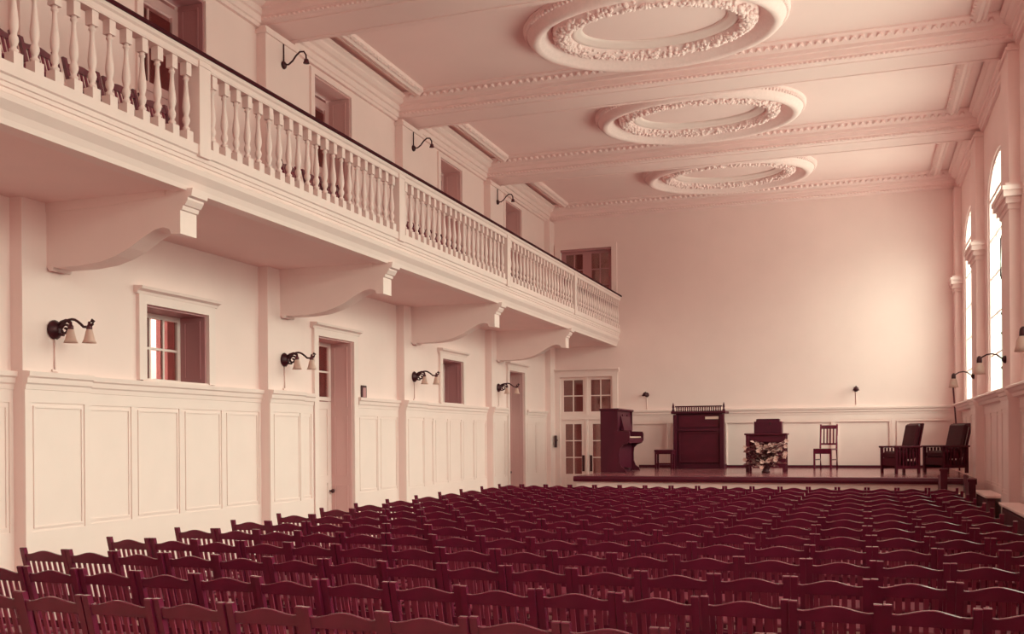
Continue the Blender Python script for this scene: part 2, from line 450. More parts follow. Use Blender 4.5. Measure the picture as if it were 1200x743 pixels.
# --- arched windows in the right wall
for i, c in enumerate(WC):
    vis = {5: 'tall arched window in the right wall beside the stage, nearest the back wall', 4: 'tall arched window in the right wall, second from the back wall',
           3: 'tall arched window in the right wall, third from the back wall'}.get(i, 'arched window in the right wall, %s from the back wall' % ORD[5 - i])
    w = thing('window_%d' % (6 - i), vis, 'window', (XR, c, SILL), group='arched windows', kind='structure')
    fx0, fx1 = 0.03, 0.09
    mb = MB()
    outer = [(-HW, 0)] + [(y - c, z - SILL) for y, z in arch_pts(c)] + [(HW, 0)]
    inn = [(-HW + 0.05, 0.05)] + [(y, z - SILL) for y, z in arch_pts(0, hw=HW - 0.05, rise=RISE - 0.05)] + [(HW - 0.05, 0.05)]
    n = len(outer)
    for k in range(n):
        k2 = (k + 1) % n
        vs = [(x, *p) for x in (fx0, fx1) for p in (outer[k], outer[k2], inn[k2], inn[k])]
        mb.add(vs, [(0, 1, 2, 3), (4, 7, 6, 5), (0, 4, 5, 1), (2, 6, 7, 3)])
    mb.build('window_frame', PAINT, w, fix=False)
    mb = MB()
    for yy in (-0.42, 0.42): mb.box(fx0 + .01, fx1 - .01, yy - 0.02, yy + 0.02, 0.05, SPR - SILL + RISE * 0.93)
    mb.box(fx0 + .01, fx1 - .01, -HW + .05, HW - .05, SPR - SILL - 0.03, SPR - SILL + 0.03)
    for k in range(1, 5): mb.box(fx0 + .015, fx1 - .015, -HW + .05, HW - .05, k * 0.66 - 0.012, k * 0.66 + 0.012)
    mb.build('glazing_bars', PAINT, w)
    mb = MB(); mb.add([(0.06, y, z) for y, z in inn], [tuple(range(n))])
    mb.build('pane', CLEAR, w, fix=False)
    mb = MB()
    mb.prism([(0.02, -0.02), (-0.20, -0.02), (-0.22, -0.035), (-0.22, -0.06), (-0.19, -0.075), (-0.17, -0.11), (-0.14, -0.125), (-0.125, -0.17), (0.02, -0.19)], 'y', -1.55, 1.55)
    mb.build('sill', PAINT, w)

# window cord hanging in the second window
wc = WC[4]
mb = MB()
mb.tube([(XR - 0.03, wc - 0.85, 5.6), (XR - 0.035, wc - 0.86, 4.1), (XR - 0.03, wc - 0.85, 2.45)], 0.009, 5)
mb.tube([(XR - 0.03, wc - 0.85, 4.75), (XR - 0.03, wc - 0.70, 4.72), (XR - 0.03, wc - 0.66, 4.55), (XR - 0.03, wc - 0.67, 4.15), (XR - 0.03, wc - 0.85, 4.10)], 0.012, 5)
for z in (4.10, 3.55, 3.25, 2.72): mb.sphere((XR - 0.03, wc - 0.85, z), 0.028, 6, 4)
tag(mb.build('window_cord', IRON), 'thin knotted cord hanging in the second arched window from the back wall', 'cord')

# --- openings on the left: doors and windows
def surround(mb, y0, y1, z0, z1):
    """architrave with cornice head on the left wall face"""
    x = XL
    mb.box(x, x + 0.045, y0 - 0.12, y0 - 0.0, z0, z1); mb.box(x, x + 0.045, y1 + 0.0, y1 + 0.12, z0, z1)
    mb.box(x, x + 0.045, y0 - 0.12, y1 + 0.12, z1 + 0.0, z1 + 0.10)
    mb.prism([(x, z1 + 0.10), (x + 0.05, z1 + 0.10), (x + 0.06, z1 + 0.13), (x + 0.11, z1 + 0.15), (x + 0.12, z1 + 0.18), (x, z1 + 0.19)], 'y', y0 - 0.16, y1 + 0.16)
def lining(mb, y0, y1, z0, z1):
    """panelled lining inside the recess"""
    xa, xb = XL - 0.36, XL - 0.005
    mb.box(xa, xb, y1 - 0.02, y1 + 0.002, z0, z1); mb.box(xa, xb, y0 - 0.002, y0 + 0.02, z0, z1)
    mb.box(xa, xb, y0, y1, z1 - 0.02, z1 + 0.002)
    h = z1 - z0; k = 1 if h < 1.2 else (2 if h < 2.8 else 3)
    for j in range(k):
        a = z0 + h * j / k + 0.07; b = z0 + h * (j + 1) / k - 0.07
        for (x0, x1, c0, c1) in ((xa + 0.06, xb - 0.06, a, a + 0.02), (xa + 0.06, xb - 0.06, b - 0.02, b), (xa + 0.06, xa + 0.08, a, b), (xb - 0.08, xb - 0.06, a, b)):
            mb.box(x0, x1, y1 - 0.03, y1 - 0.019, c0, c1); mb.box(x0, x1, y0 + 0.019, y0 + 0.03, c0, c1)
def sash(y0, y1, z0, z1, nc, nr, parent, x=XL - 0.40, st=0.055, mt=PAINT, axis='x', bars=True):
    def bx(mb, a0, a1, c0, c1, d=0.045):
        if axis == 'x': mb.box(x, x + d, a0, a1, c0, c1)
        else: mb.box(a0, a1, x - d, x, c0, c1)
    mb = MB()
    bx(mb, y0, y0 + st, z0, z1); bx(mb, y1 - st, y1, z0, z1); bx(mb, y0, y1, z0, z0 + st); bx(mb, y0, y1, z1 - st, z1)
    for k in range(1, nc): a = y0 + st + (y1 - y0 - 2 * st) * k / nc; bx(mb, a - 0.013, a + 0.013, z0, z1, 0.035)
    for k in range(1, nr): a = z0 + st + (z1 - z0 - 2 * st) * k / nr; bx(mb, y0, y1, a - 0.013, a + 0.013, 0.035)
    f = mb.build('sash', mt, parent)
    mb = MB()
    if axis == 'x': mb.box(x + 0.012, x + 0.018, y0 + st, y1 - st, z0 + st, z1 - st)
    else: mb.box(y0 + st, y1 - st, x - 0.018, x - 0.012, z0 + st, z1 - st)
    mb.build('pane', PANE, f)
    return f
def leaf(y0, y1, z0, z1, parent, x=XL - 0.40, mt=PAINT, knob_at=None, gl=None, name='door_leaf', axis='x', cols=2, rows=3):
    """panelled leaf; gl = (z0,z1) glazed zone"""
    def bx(mb, a0, a1, c0, c1, d0=0.0, d1=0.045):
        if axis == 'x': mb.box(x + d0, x + d1, a0, a1, c0, c1)
        else: mb.box(a0, a1, x - d1, x - d0, c0, c1)
    st = 0.11; mb = MB()
    bx(mb, y0, y0 + st, z0, z1); bx(mb, y1 - st, y1, z0, z1); bx(mb, y0, y1, z1 - st, z1); bx(mb, y0, y1, z0, z0 + 0.2)
    gz = gl or (z1, z1)
    if gl: bx(mb, y0, y1, gl[0] - 0.1, gl[0])
    top = (gl[0] - 0.1) if gl else z1 - st
    bx(mb, y0 + st, y1 - st, z0 + 0.2, top, 0.01, 0.03)
    if not gl: bx(mb, y0, y1, z0 + (z1 - z0) * 0.45, z0 + (z1 - z0) * 0.45 + 0.12)
    if gl:
        for k in range(1, cols): a = y0 + st + (y1 - y0 - 2 * st) * k / cols; bx(mb, a - 0.012, a + 0.012, gl[0], gl[1], 0.005, 0.04)
        for k in range(1, rows): a = gl[0] + (gl[1] - gl[0]) * k / rows; bx(mb, y0 + st, y1 - st, a - 0.012, a + 0.012, 0.005, 0.04)
    lf = mb.build(name, mt, parent)
    if gl:
        mb = MB(); bx(mb, y0 + st, y1 - st, gl[0], gl[1], 0.014, 0.020); mb.build('pane', PANE, lf)
    if knob_at:
        mb = MB()
        if axis == 'x':
            mb.tube([(x + 0.04, knob_at[0], knob_at[1]), (x + 0.085, knob_at[0], knob_at[1])], 0.012, 8); mb.sphere((x + 0.10, knob_at[0], knob_at[1]), 0.032, 8, 6)
        else:
            mb.box(knob_at[0] - 0.03, knob_at[0] + 0.03, x - 0.06, x - 0.04, knob_at[1] - 0.20, knob_at[1] + 0.20)
        mb.build('door_handle' if axis != 'x' else 'door_knob', IRON, lf)
    return lf
nw, nd = 6, 0
desc = ['panelled recess window in the left wall under the gallery, nearest the front rows', 'deep white door recess in the left wall beside the small framed plate',
        'second recessed window in the left wall under the gallery, between the two doors', 'second door recess in the left wall, closest to the stage']
for j, (a, b, c, d, k) in enumerate(LOW):
    if k == 'w':
        nw += 1; t = thing('window_%d' % nw, desc[j], 'window', kind='structure')
    else:
        nd += 1; t = thing('door_%d' % nd, desc[j], 'door', kind='structure')
    mb = MB(); surround(mb, a, b, c, d); mb.build('architrave', PAINT, t)
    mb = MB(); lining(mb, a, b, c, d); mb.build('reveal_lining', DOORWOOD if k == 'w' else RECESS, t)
    if k == 'w':
        sash(a + 0.02, b - 0.02, c, d - 0.02, 4, 2, t)
        mb = MB(); mb.box(XL - 0.36, XL + 0.03, a - 0.05, b + 0.05, c - 0.012, c + 0.012); mb.build('sill', PAINT, t)
    else:
        leaf(a + 0.02, b - 0.02, 0.0, 2.27, t, knob_at=(b - 0.08, 0.90))
        sash(a + 0.02, b - 0.02, 2.29, d - 0.02, 2, 2, t)
udesc = ['gallery doorway above the nearest small window on the left wall', 'gallery doorway with pale glazed door, above the first ground floor door',
         'gallery doorway above the second small window on the left wall', 'gallery doorway on the left wall closest to the back wall']
for j, (a, b) in enumerate(UPP):
    nd += 1; t = thing('door_%d' % nd, udesc[j], 'door', kind='structure')
    mb = MB(); surround(mb, a, b, UZ0, UZ1 - 0.08) if False else mb.box(XL, XL + 0.03, a - 0.1, a, UZ0, UZ1)
    mb.box(XL, XL + 0.03, b, b + 0.1, UZ0, UZ1); mb.box(XL, XL + 0.03, a - 0.1, b + 0.1, UZ1, UZ1 + 0.08)
    mb.build('architrave', PLASTER, t)
    mb = MB(); lining(mb, a, b, UZ0, UZ1); mb.build('reveal_lining', DOORWOOD if j == 0 else RECESS, t)  # first recess gets a darker lining, its deeper shade put into the colour
    leaf(a + 0.02, b - 0.02, UZ0, UZ1 - 0.08, t, gl=(UZ0 + 1.55, UZ1 - 0.25) if j < 2 else None, cols=2, rows=2, mt=RECESS, knob_at=(b - 0.1, UZ0 + 1.0))
# corridor behind the left wall
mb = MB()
grid_wall(mb, 'x', -9.6, -9.8, YF, YB + 1.8, 0, 7.9, [(10.9, 12.12, 1.2, 3.7)] + [(y, y + 0.9, 0.8, 2.0) for y in (13.5, 16.5, 19.5, 22.5)] + [(y, y + 1.1, 4.7, 5.9) for y in (9.5, 12.5, 16.5, 20.5)])  # the low and upper-storey rows of openings are unseen, added to brighten the corridor
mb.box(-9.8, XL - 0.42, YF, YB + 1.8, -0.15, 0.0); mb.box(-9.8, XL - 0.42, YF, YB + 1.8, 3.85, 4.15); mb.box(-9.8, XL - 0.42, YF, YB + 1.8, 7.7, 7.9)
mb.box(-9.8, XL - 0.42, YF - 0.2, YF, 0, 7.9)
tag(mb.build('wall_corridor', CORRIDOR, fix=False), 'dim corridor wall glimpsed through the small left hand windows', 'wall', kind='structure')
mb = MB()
mb.box(XL - 0.42, -4.6, YB + 1.6, YB + 1.8, -0.15, 7.9); grid_wall(mb, 'x', -4.8, -4.6, YB + 0.25, YB + 1.8, 0, 7.9, [(YB + 0.5, YB + 1.2, 1.0, 2.6), (YB + 0.5, YB + 1.2, 4.8, 6.4)])  # both side openings are unseen, added so daylight brightens the lobby
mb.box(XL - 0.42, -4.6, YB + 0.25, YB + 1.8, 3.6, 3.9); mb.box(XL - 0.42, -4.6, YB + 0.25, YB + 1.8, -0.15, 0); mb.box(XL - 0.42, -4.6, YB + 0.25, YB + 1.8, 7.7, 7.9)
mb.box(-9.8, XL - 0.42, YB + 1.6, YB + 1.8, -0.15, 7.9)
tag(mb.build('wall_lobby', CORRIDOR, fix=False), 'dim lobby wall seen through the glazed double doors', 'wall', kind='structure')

# --- double doors in the back wall
def bsurround(mb, x0, x1, z0, z1, head=True):
    y = YB
    mb.box(x0 - 0.13, x0, y - 0.05, y, z0, z1); mb.box(x1, x1 + 0.13, y - 0.05, y, z0, z1); mb.box(x0 - 0.13, x1 + 0.13, y - 0.05, y, z1, z1 + 0.10)
    if head: mb.prism([(y, z1 + 0.10), (y - 0.06, z1 + 0.10), (y - 0.07, z1 + 0.14), (y - 0.12, z1 + 0.17), (y - 0.12, z1 + 0.2), (y, z1 + 0.21)], 'x', x0 - 0.17, x1 + 0.17)
nd += 1
t = thing('door_%d' % nd, 'white glazed double doors with transom in the back wall under the gallery', 'door', kind='structure')
mb = MB(); bsurround(mb, FD[0], FD[1], 0, FD[3]); mb.build('architrave', PAINT, t)
mid = (FD[0] + FD[1]) / 2
for a, b, h in ((FD[0], mid - 0.03, mid - 0.10), (mid + 0.03, FD[1], mid + 0.10)):
    sash(a, b, 2.27, FD[3], 2, 2, t, x=YB + 0.10, axis='y', st=0.07)
    leaf(a, b, 0.0, 2.14, t, x=YB + 0.10, axis='y', gl=(0.78, 2.03), rows=3, knob_at=(h, 1.05))
mb = MB(); mb.box(FD[0], FD[1], YB + 0.02, YB + 0.12, 2.14, 2.27); mb.box(mid - 0.03, mid + 0.03, YB + 0.02, YB + 0.12, 0, FD[3]); mb.build('transom_bar', PAINT, t)
nd += 1
t = thing('door_%d' % nd, 'glazed double doors opening onto the gallery end in the back wall', 'door', kind='structure')
mb = MB(); bsurround(mb, UD[0], UD[1], UD[2], UD[3], False); mb.build('architrave', PLASTER, t)
mid = (UD[0] + UD[1]) / 2
for a, b, h in ((UD[0], mid, mid - 0.07), (mid, UD[1], mid + 0.07)):
    leaf(a, b, UD[2], UD[3], t, x=YB + 0.16, axis='y', gl=(UD[2] + 0.8, UD[3] - 0.11), rows=3, mt=DOORWOOD, knob_at=(h, UD[2] + 1.0))
mb = MB(); mb.box(UD[0], UD[1], YB + 0.0, YB + 0.18, UD[3] - 0.05, UD[3]); mb.build('door_head', DOORWOOD, t)

# ------------------------------------------------------------------ gallery
XG = -5.62
GY0, GY1 = 3.30, YB
gal = thing('gallery_balcony', 'cream gallery balcony with turned baluster railing along the left wall', 'balcony', (0, 0, 0))
mb = MB(); mb.box(XL, XG - 0.06, GY0, GY1, 3.95, 4.24); mb.build('floor_slab', PLASTER, gal)
mb = MB()
mb.prism([(XG - 0.20, 3.93), (XG - 0.05, 3.93), (XG - 0.04, 3.97), (XG - 0.02, 4.02), (XG + 0.025, 4.08), (XG + 0.035, 4.12), (XG + 0.02, 4.135), (XG - 0.0, 4.14), (XG - 0.0, 4.17), (XG + 0.014, 4.175),
          (XG + 0.014, 4.205), (XG + 0.026, 4.21), (XG + 0.026, 4.25), (XG + 0.042, 4.26), (XG + 0.044, 4.345), (XG - 0.07, 4.345), (XG - 0.07, 4.25), (XG - 0.20, 4.24)], 'y', GY0, GY1)
mb.build('fascia', PAINT, gal)
NEW = [3.38, 7.56, 11.64, 15.76, 19.92]
mb = MB(); mb.prism([(XG - 0.05, 5.035), (XG + 0.045, 5.035), (XG + 0.052, 5.05), (XG + 0.052, 5.09), (XG + 0.068, 5.105), (XG + 0.068, 5.14), (XG - 0.075, 5.14), (XG - 0.075, 5.09), (XG - 0.05, 5.07)], 'y', GY0, GY1)
hr = mb.build('handrail', PAINT, gal)
mb = MB(); mb.prism([(XG - 0.085, 5.14), (XG + 0.082, 5.14), (XG + 0.088, 5.155), (XG + 0.075, 5.18), (XG - 0.075, 5.18), (XG - 0.09, 5.155)], 'y', GY0, GY1)
c = mb.build('handrail_cap', RAILWOOD, hr); c['label'] = 'dark polished cap along the handrail'
for y in NEW:
    mb = MB(); mb.box(XG - 0.075, XG + 0.062, y - 0.08, y + 0.08, 4.24, 5.125)
    mb.box(XG - 0.08, XG + 0.068, y - 0.085, y + 0.085, 5.05, 5.09)
    mb.build('newel_post', PAINT, gal)
BP = [(0.024, 0.085), (0.026, 0.10), (0.033, 0.108), (0.033, 0.118), (0.020, 0.130), (0.019, 0.145), (0.029, 0.163), (0.034, 0.185), (0.031, 0.205), (0.021, 0.225), (0.023, 0.24),
      (0.031, 0.265), (0.035, 0.30), (0.033, 0.335), (0.028, 0.38), (0.022, 0.43), (0.018, 0.48), (0.017, 0.535), (0.027, 0.545), (0.027, 0.558), (0.020, 0.565), (0.022, 0.585)]
def baluster_mesh():
    mb = MB(); mb.box(-0.042, 0.042, -0.042, 0.042, 0, 0.09)
    mb.lathe(BP, (0, 0, 0), 12)
    mb.box(-0.034, 0.034, -0.034, 0.034, 0.58, 0.70)
    return mb.mesh('baluster', PAINT)
bmesh_ = baluster_mesh()
for i in range(len(NEW)):
    a = NEW[i]; b = NEW[i + 1] if i + 1 < len(NEW) else YB + 0.06
    n = round((b - a) / 0.187) - 1
    for k in range(1, n + 1):
        o = bpy.data.objects.new('baluster', bmesh_); COL.objects.link(o); o.parent = gal
        o.location = (XG + 0.0, a + (b - a) * k / (n + 1), 4.343)
BR = [(-7.42, 3.95), (-7.42, 3.345), (-7.10, 3.335), (-6.85, 3.335), (-6.62, 3.355), (-6.45, 3.40), (-6.30, 3.46), (-6.15, 3.545), (-6.02, 3.605), (-5.93, 3.62), (-5.86, 3.60), (-5.84, 3.555), (-5.74, 3.55), (-5.74, 3.76),
      (-5.72, 3.765), (-5.71, 3.80), (-5.69, 3.805), (-5.66, 3.85), (-5.66, 3.87), (-5.62, 3.88), (-5.605, 3.95)]
for i in range(1, 6):
    y = PIER[i] + PW / 2
    mb = MB(); mb.prism(BR, 'y', y - 0.115, y + 0.115)
    mb.prism([(XL + PD - 0.01, 3.95), (XL + PD - 0.01, 3.86), (-6.6, 3.86), (-5.9, 3.90), (-5.9, 3.95)], 'y', y - 0.125, y + 0.125)
    mb.tube([(XL + PD + 0.05, y - 0.12, 3.34), (XL + PD + 0.05, y + 0.12, 3.34)], 0.035, 8)
    mb.build('bracket', PLASTER if False else PAINT, gal)

# ------------------------------------------------------------------ lamps
def wall_lamp(label, y):
    t = thing('wall_lamp', label, 'lamp', (XL + PD, y, 2.76), group='scrolled iron lamps under the gallery')
    mb = MB()
    mb.lathe([(0.085, 0.0), (0.095, 0.012), (0.08, 0.03), (0.06, 0.05), (0.035, 0.07)], seg=16)
    mb.xform(Matrix.Rotation(PI / 2, 4, 'Y')); mb.build('backplate', IRON, t)
    mb = MB()
    pts = [(0.03, 0, 0.0)] + [(0.08 + 0.34 * u, 0, 0.03 + 0.07 * math.sin(PI * min(1, u * 1.25)) - 0.02 * u) for u in [k / 10 for k in range(11)]] + [(0.46, 0, 0.035), (0.475, 0, 0.06), (0.455, 0, 0.075), (0.445, 0, 0.055)]
    mb.tube(pts, 0.013, 7)
    sp = []
    for k in range(22):
        th = -0.6 + k * 0.42; r = 0.062 - k * 0.0024
        sp.append((0.135 + r * math.cos(th), 0, -0.005 + r * math.sin(th)))
    mb.tube(sp, 0.013, 6)
    mb.tube([(0.02, 0, -0.03), (0.07, 0, -0.05), (0.12, 0, -0.055)], 0.012, 6)
    mb.tube([(0.03, 0, 0.03), (0.09, 0, 0.07), (0.15, 0, 0.085), (0.2, 0, 0.06)], 0.016, 6)
    mb.build('scroll_arm', IRON, t)
    for x, top in ((0.20, 0.02), (0.42, 0.01)):
        mb = MB(); mb.lathe([(0.012, 0.05), (0.016, 0.02), (0.026, 0.01), (0.028, -0.02), (0.018, -0.03)], (x, 0, top), 10)
        so = mb.build('socket', SOCKET, t)
        mb = MB(); mb.lathe([(0.024, -0.02), (0.034, -0.045), (0.042, -0.085), (0.05, -0.12), (0.066, -0.15), (0.062, -0.15), (0.046, -0.118), (0.038, -0.085), (0.03, -0.045), (0.02, -0.022)], (x, 0, top), 14, cap=False)
        mb.build('bell_shade', SHADE, t)
    mb = MB(); mb.tube([(0.012, 0, -0.08), (0.012, 0, -0.38)], 0.010, 6); mb.box(0, 0.02, -0.04, 0.04, -0.40, -0.38); mb.build('conduit', PLASTER, t)
for i, w in ((2, 'nearest the front rows, beside the first small window'), (3, 'beside the first door recess'), (4, 'beside the second small window'), (5, 'beside the door nearest the stage')):
    wall_lamp('scrolled dark iron two-shade wall lamp %s' % w, PIER[i] + PW / 2 - 0.03)
def gallery_lamp(label, y):
    t = thing('gallery_lamp', label, 'lamp', (XL + PD, y, 6.70), group='swan-neck lamps above the gallery')
    mb = MB(); mb.lathe([(0.05, 0.0), (0.055, 0.01), (0.045, 0.03), (0.02, 0.05)], seg=12); mb.xform(Matrix.Rotation(PI / 2, 4, 'Y')); mb.build('backplate', IRON, t)
    mb = MB(); mb.tube([(0.03, 0, 0), (0.09, 0, 0.0), (0.15, 0, 0.04), (0.20, 0, 0.10), (0.26, 0, 0.145), (0.32, 0, 0.14), (0.35, 0, 0.09), (0.355, 0, 0.03)], 0.012, 7); mb.build('arm', IRON, t)
    mb = MB(); mb.lathe([(0.015, 0.04), (0.03, 0.03), (0.034, 0.0), (0.045, -0.02), (0.02, -0.025)], (0.355, 0, 0), 10); mb.build('socket', SOCKET, t)
    mb = MB(); mb.tube([(0.012, 0, 0.04), (0.012, 0, 0.30)], 0.009, 6); mb.build('conduit', IRON, t)
for i, w in ((3, 'beside the pale glazed gallery door'), (4, 'beside the middle gallery doorway'), (5, 'closest to the back wall')):
    gallery_lamp('dark swan-neck wall lamp above the gallery rail, %s' % w, PIER[i] + PW / 2 + 0.0)
def window_lamp(label, y):
    t = thing('pier_lamp', label, 'lamp', (XR - PD, y, 2.76), rz=PI, group='curved-arm lamps on the window piers')
    mb = MB(); mb.lathe([(0.05, 0.0), (0.058, 0.01), (0.045, 0.035), (0.02, 0.055)], seg=12); mb.xform(Matrix.Rotation(PI / 2, 4, 'Y')); mb.build('backplate', IRON, t)
    mb = MB(); mb.tube([(0.03, 0, 0), (0.07, 0, 0.03), (0.12, 0, 0.07), (0.18, 0, 0.085), (0.25, 0, 0.075), (0.31, 0, 0.04), (0.34, 0, 0.0)], 0.011, 7); mb.build('arm', IRON, t)
    mb = MB(); mb.lathe([(0.012, 0.06), (0.03, 0.04), (0.036, 0.0), (0.036, -0.05), (0.02, -0.06)], (0.345, 0, 0), 10); mb.build('socket', IRON, t)
    mb = MB(); mb.lathe([(0.038, -0.04), (0.062, -0.08), (0.068, -0.14), (0.086, -0.20), (0.081, -0.20), (0.063, -0.14), (0.056, -0.08), (0.032, -0.045)], (0.345, 0, 0), 14, cap=False); mb.build('glass_shade', SHADE, t)
for i, w in ((3, 'on the third full pier from the back wall'), (4, 'on the second full pier from the back wall'), (5, 'on the pier beside the window nearest the back wall')):
    window_lamp('curved-arm lamp with pale glass shade %s' % w, PIER[i] + PW / 2)
def back_lamp(label, x, z):
    t = thing('wall_sconce', label, 'lamp', (x, YB, z), group='small lamps on the back wall')
    mb = MB(); mb.lathe([(0.055, 0.0), (0.06, 0.012), (0.045, 0.03), (0.02, 0.05)], seg=12); mb.xform(Matrix.Rotation(PI / 2, 4, 'X')); mb.build('backplate', IRON, t)
    mb = MB(); mb.tube([(0, -0.03, 0), (0, -0.09, 0.04), (0, -0.18, 0.06), (0, -0.25, 0.04)], 0.013, 7); mb.build('arm', IRON, t)
    mb = MB(); mb.lathe([(0.015, 0.04), (0.04, 0.02), (0.075, -0.05), (0.07, -0.05), (0.035, 0.015), (0.01, 0.03)], (0, -0.26, 0.01), 12, cap=False); mb.build('lamp_shade', IRON, t)
    mb = MB(); mb.tube([(0, -0.01, -0.06), (0, -0.01, z * 0 - 0.36)], 0.009, 6); mb.build('conduit', PLASTER, t)
back_lamp('small dark lamp on the back wall above the piano keyboard', -4.93, 2.72)
back_lamp('small dark lamp on the back wall above the plain slatted chair', -0.11, 2.75)

# small wall fittings
t = thing('wall_plate', 'small dark framed plate on the left wall beside the first door recess', 'plate', (XL, 14.02, 2.43))
mb = MB(); mb.cbox(0, 0.025, -0.085, 0.085, -0.11, 0.11, 0.008); mb.build('plate_frame', IRON, t)
mb = MB(); mb.box(0.02, 0.03, -0.05, 0.05, -0.075, 0.075); mb.build('plate_face', DOORWOOD, t)
t = thing('wall_switch', 'narrow dark switch on the corner pier beside the glazed double doors', 'switch', (XL + PD + 0.04, 23.80, 1.60))
mb = MB(); mb.cbox(0, 0.05, -0.05, 0.05, -0.15, 0.15, 0.01); mb.build('switch_box', IRON, t)
mb = MB(); mb.sphere((0.06, 0, 0.03), 0.02, 8, 5); mb.build('switch_knob', SOCKET, t)

# ------------------------------------------------------------------ stage
SZ, SY, SX0 = 0.962, 18.30, -5.12
st = thing('stage', 'broad raised stage with pale front and dark boarded top along the back wall', 'stage', (0, 0, 0))
mb = MB(); mb.box(SX0, XR - PD - 0.13, SY, YB - 0.04, 0.0, SZ - 0.06)
mb.box(SX0 - 0.012, XR - PD - 0.13, SY - 0.015, SY + 0.01, 0.0, 0.14)
mb.build('stage_front', PAINT, st)
mb = MB(); mb.box(SX0 - 0.04, XR - PD - 0.13, SY - 0.03, YB - 0.04, SZ - 0.062, SZ - 0.0022); o = mb.build('stage_boards', STAGEWOOD, st)
mb = MB(); mb.prism([(SY - 0.06, SZ - 0.10), (SY - 0.075, SZ - 0.05), (SY - 0.06, SZ - 0.001), (SY + 0.25, SZ - 0.0005), (SY + 0.25, SZ - 0.01), (SY - 0.03, SZ - 0.10)], 'x', SX0 - 0.05, XR - PD - 0.13); mb.build('nosing', DARKWOOD, st)
mb = MB(); mb.box(SX0, XR - PD - 0.13, YB - 0.085, YB - 0.055, SZ - 0.01, SZ + 0.055); mb.build('rear_skirting', DARKWOOD, st)
# steps
t = thing('stage_steps', 'dark wooden steps with square newel posts at the right end of the stage', 'steps', (0, 0, 0))
mb = MB()
for k in range(3):
    mb.box(1.27, 1.60, SY - 0.08 - 0.28 * (3 - k), SY - 0.08, 0.24 * k, 0.24 * (k + 1))
mb.build('treads', PAINT, t)
for k, x in enumerate((1.21, 1.60)):
    mb = MB(); mb.prism([(SY - 1.0, 0), (SY - 1.0, 0.32), (SY - 0.08, 1.02), (SY - 0.08, 0)], 'x', x, x + 0.06); mb.build('stringer', DARKWOOD, t)
for y, h in ((SY - 1.06, 1.12),):
    for x in (1.18, 1.59):
        mb = MB(); mb.box(x, x + 0.10, y - 0.05, y + 0.05, 0, h if x < 1.5 else 0.95); mb.box(x - 0.015, x + 0.115, y - 0.065, y + 0.065, (h if x < 1.5 else 0.95), (h if x < 1.5 else 0.95) + 0.04); mb.build('newel_post', DARKWOOD, t)
# radiators under the windows
def radiator(label, y0, y1):
    t = thing('radiator', label, 'radiator', (XR - 0.06, (y0 + y1) / 2, 0), group='radiators below the arched windows')
    L = (y1 - y0) / 2; n = int((y1 - y0) / 0.075)
    mb = MB()
    for k in range(n):
        y = -L + (k + 0.5) * 2 * L / n
        mb.cbox(-0.235, -0.125, y - 0.027, y + 0.027, 0.08, 0.70, 0.02)
    mb.box(-0.20, -0.16, -L, L, 0.14, 0.20); mb.box(-0.20, -0.16, -L, L, 0.60, 0.66)
    mb.build('columns', RADIRON, t)
    mb = MB(); mb.cbox(-0.27, 0.0, -L - 0.03, L + 0.03, 0.735, 0.775, 0.008); mb.build('shelf', PAINT, t)
    for s in (-1, 1):
        mb = MB(); mb.box(-0.23, -0.13, s * (L - 0.05) - 0.03, s * (L - 0.05) + 0.03, 0, 0.735); mb.build('foot', RADIRON, t)
radiator('dark radiator under a pale shelf below the second arched window from the back', 16.55, 18.15)
radiator('dark radiator under a pale shelf below the third arched window from the back', 12.5, 14.95)

# ------------------------------------------------------------------ stage furniture
# upright piano, end on, keyboard towards the right
PX, PY, PWd = -5.16, 20.30, 1.42
t = thing('upright_piano', 'tall dark upright piano standing end-on before the glazed doors', 'piano', (PX, PY, SZ))
E_ = [(0, 0), (0, 1.30), (0.37, 1.30), (0.37, 0.92), (0.36, 0.86), (0.60, 0.85), (0.62, 0.80), (0.615, 0.66), (0.57, 0.60), (0.48, 0.57), (0.41, 0.50), (0.395, 0.38), (0.40, 0.22), (0.44, 0.12), (0.52, 0.06), (0.54, 0.0)]
for y in (0, PWd - 0.05):
    mb = MB(); mb.prism(E_, 'y', y, y + 0.05); mb.build('end_panel', CASEWOOD, t)
mb = MB(); mb.box(0, 0.335, 0.05, PWd - 0.05, 0, 1.29); mb.box(0.33, 0.36, 0.05, PWd - 0.05, 0.04, 0.60)
for a in (0.1, 0.55, 1.0): mb.box(0.33, 0.352, a, a + 0.34, 0.95, 1.22)
mb.build('case', CASEWOOD, t)
mb = MB(); mb.box(0.33, 0.60, 0.05, PWd - 0.05, 0.61, 0.72); mb.build('key_bed', CASEWOOD, t)
mb = MB()
for k in range(52): y = 0.10 + k * (PWd - 0.2) / 52; mb.box(0.44, 0.58, y + 0.001, y + (PWd - 0.2) / 52 - 0.001, 0.72, 0.745)
mb.build('keys', KEYS, t)
mb = MB(); mb.cbox(-0.02, 0.40, -0.02, PWd + 0.02, 1.29, 1.335, 0.012); mb.build('lid', CASEWOOD, t)
mb = MB(); mb.prism([(0.36, 0.88), (0.44, 0.88), (0.37, 1.18), (0.36, 1.18)], 'y', 0.3, PWd - 0.3); mb.build('music_desk', CASEWOOD, t)
for s in (0.60, 0.72):
    mb = MB(); mb.tube([(0.34, s, 0.08), (0.44, s, 0.06), (0.48, s, 0.05)], 0.014, 6); mb.build('pedal', IRON, t)
